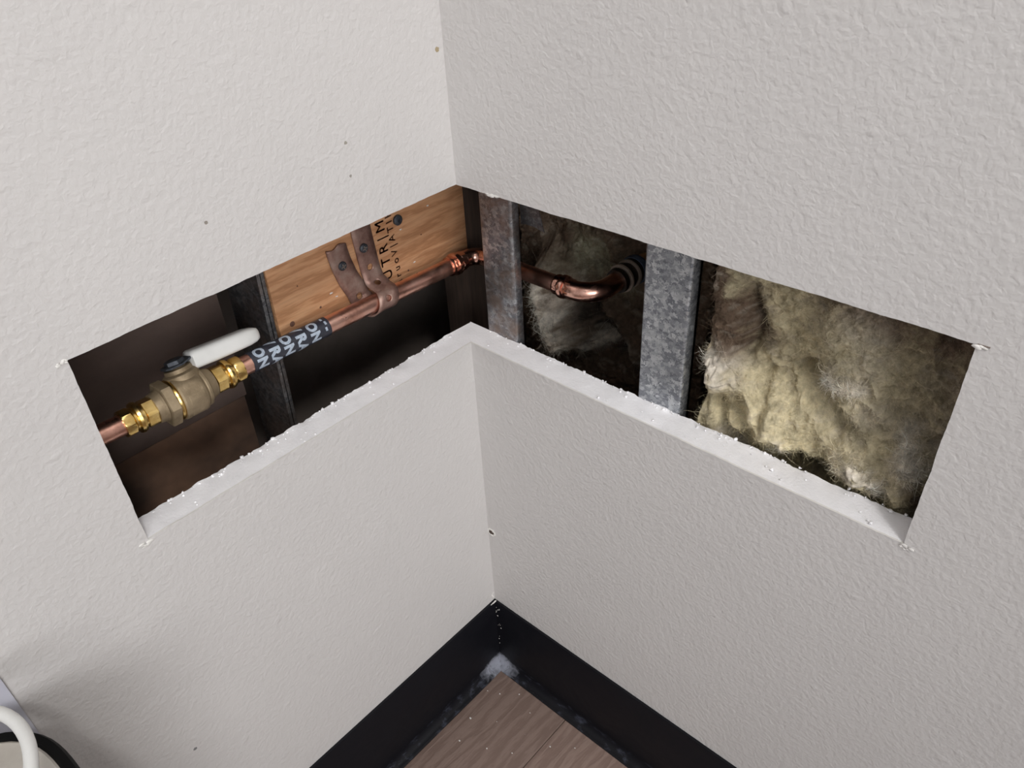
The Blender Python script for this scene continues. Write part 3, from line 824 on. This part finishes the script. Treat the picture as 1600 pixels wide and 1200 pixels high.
    me.polygons.add(len(FA)); me.polygons.foreach_set('loop_start', np.arange(0, FA.size, 4, dtype='i'))
    at_ = me.color_attributes.new('tone', 'FLOAT_COLOR', 'POINT'); at_.data.foreach_set('color', np.concatenate([CA, np.ones((len(CA), 1))], 1).ravel().astype('f'))
    me.materials.append(M_WOOL); me.update(calc_edges=True)
    me.polygons.foreach_set('use_smooth', [True]*len(me.polygons))
    o = bpy.data.objects.new(name, me); COL.objects.link(o); return o
RF = [ # ridge start, end, radius, height towards the room
    ((.192,.53),(.205,.47), .020, .016), ((.212,.462),(.245,.445), .014, .014), ((.235,.445),(.262,.418), .013, .016), ((.200,.455),(.205,.425), .010, .014),
    ((.186,.413),(.200,.408), .010, .018), ((.184,.43),(.186,.425), .006, .012), ((.22,.425),(.25,.413), .012, .012), ((.28,.51),(.29,.44), .035, .012), ((.31,.50),(.33,.46), .02, -.006),
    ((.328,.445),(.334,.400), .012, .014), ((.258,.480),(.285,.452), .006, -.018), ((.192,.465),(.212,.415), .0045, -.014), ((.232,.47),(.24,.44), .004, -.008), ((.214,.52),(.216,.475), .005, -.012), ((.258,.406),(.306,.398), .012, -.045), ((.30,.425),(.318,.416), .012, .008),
    ((.24,.52),(.26,.49), .02, -.008), ((.215,.50),(.222,.47), .008, -.010)]
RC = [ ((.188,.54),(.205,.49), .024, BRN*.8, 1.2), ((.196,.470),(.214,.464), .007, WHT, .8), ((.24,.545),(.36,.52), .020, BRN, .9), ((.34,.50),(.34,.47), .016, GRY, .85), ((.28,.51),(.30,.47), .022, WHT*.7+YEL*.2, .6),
    ((.277,.486),(.284,.486), .006, WHT, .9), ((.300,.430),(.312,.425), .008, WHT, .9), ((.322,.455),(.332,.440), .007, WHT, .8), ((.262,.404),(.302,.398), .009, DRK, 1.0), ((.305,.400),(.335,.395), .008, GRY, .9),  # DRK entry paints the shade of the gap by the lip
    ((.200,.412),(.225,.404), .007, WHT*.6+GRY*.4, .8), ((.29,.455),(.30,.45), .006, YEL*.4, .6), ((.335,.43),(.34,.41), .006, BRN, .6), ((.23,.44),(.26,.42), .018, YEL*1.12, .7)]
TF = [((.196,.470),(.214,.463),.006,1800,.004),((.275,.487),(.286,.484),.0055,1600,.003),((.296,.432),(.314,.426),.0065,2400,.004),((.320,.460),(.333,.440),.0065,2200,.004),((.205,.405),(.235,.400),.005,1400,.003),
    ((.310,.400),(.325,.397),.005,700,.002),((.345,.46),(.34,.45),.005,600,.002),((.252,.428),(.257,.420),.004,300,.001),((.186,.412),(.190,.405),.006,700,.002)]
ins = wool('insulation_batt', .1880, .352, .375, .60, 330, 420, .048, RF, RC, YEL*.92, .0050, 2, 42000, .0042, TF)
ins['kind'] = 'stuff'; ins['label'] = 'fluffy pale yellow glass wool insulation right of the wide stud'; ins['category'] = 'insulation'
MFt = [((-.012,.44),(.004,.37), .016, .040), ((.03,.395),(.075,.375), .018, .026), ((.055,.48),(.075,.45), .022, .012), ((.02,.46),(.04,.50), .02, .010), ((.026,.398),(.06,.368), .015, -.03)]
MC = [((-.012,.45),(.004,.36), .018, GRY*1.2, .9), ((.035,.39),(.08,.37), .012, GRY, .8), ((.018,.46),(.052,.445), .020, GRN, .9), ((.026,.398),(.065,.365), .018, DRK, 1.0)]  # last entry puts the shade of the dip into the wool colour
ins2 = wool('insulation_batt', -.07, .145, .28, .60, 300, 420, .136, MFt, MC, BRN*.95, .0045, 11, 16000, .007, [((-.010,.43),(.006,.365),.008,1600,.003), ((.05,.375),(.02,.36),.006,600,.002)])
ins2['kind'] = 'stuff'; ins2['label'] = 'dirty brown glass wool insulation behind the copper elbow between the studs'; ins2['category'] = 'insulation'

# ------------------------------------------------------------------ round tub beside the left wall
root = empty('lidded_tub', (.083, -.50, 0))
def ringlathe(prof, name, m, n=128, closed=False):
    # rounded-rectangle plan: half widths .078 (towards the wall) by .128 (along it)
    vs = []; fs = []; k = len(prof)
    for (z, r) in prof:
        for i in range(n):
            th = 2*pi*i/n; c_, s_ = cos(th), sin(th)
            q = (abs(c_/.078)**3.5+abs(s_/.128)**3.5)**(-1/3.5)
            vs.append((c_*(q-(.126-r)), s_*(q-(.126-r)), z))
    for j in range(k-(0 if closed else 1)):
        j2 = (j+1) % k
        for i in range(n): i2 = (i+1) % n; fs.append((j*n+i, j*n+i2, j2*n+i2, j2*n+i))
    if not closed: fs.append(tuple(range(n))); fs.append(tuple(range((k-1)*n, k*n))[::-1])
    return MB().add(vs, fs).build(name, m, root)
ringlathe([(0,.112),(.004,.114),(.36,.117),(.37,.117)], 'tub_body', M_WHITEPL)
ringlathe([(.355,.1165),(.355,.1245),(.360,.126),(.377,.126),(.380,.1245),(.3805,.1205),(.377,.1175)], 'black_rim', M_BLACKPL, closed=True)
M_BEIGE = mat_simple_noise('beige_plastic', (.36,.33,.29), (.46,.43,.39), 30, .6)
ringlathe([(.374,.118),(.3785,.1200),(.3795,.1180),(.3770,.112),(.376,.090)], 'lid', M_BEIGE)
pts = []
for k in range(33):
    a = k/32*pi; pts.append((-.0245+.052*cos(a), .0655+.052*sin(a), .378+.032*max(0, sin(a))**.5))
MB().sweep(pts, .0034, 16).build('handle', M_WHITEPL, root)
tag(MB().extrude([(-.3787,.30),(-.3787,.3950),(-.46,.3950),(-.46,.30)], 0, .0008, .0016).build('paper_sheet', mat_simple_noise('pale_card', (.47,.47,.54), (.52,.52,.58), 40, .8), smooth=False), 'small pale lavender-white sheet edge between the black-rimmed tub and the wall', 'sheet')
tag(root, 'rounded tub with black rim and white handle at the lower left of the picture', 'tub')
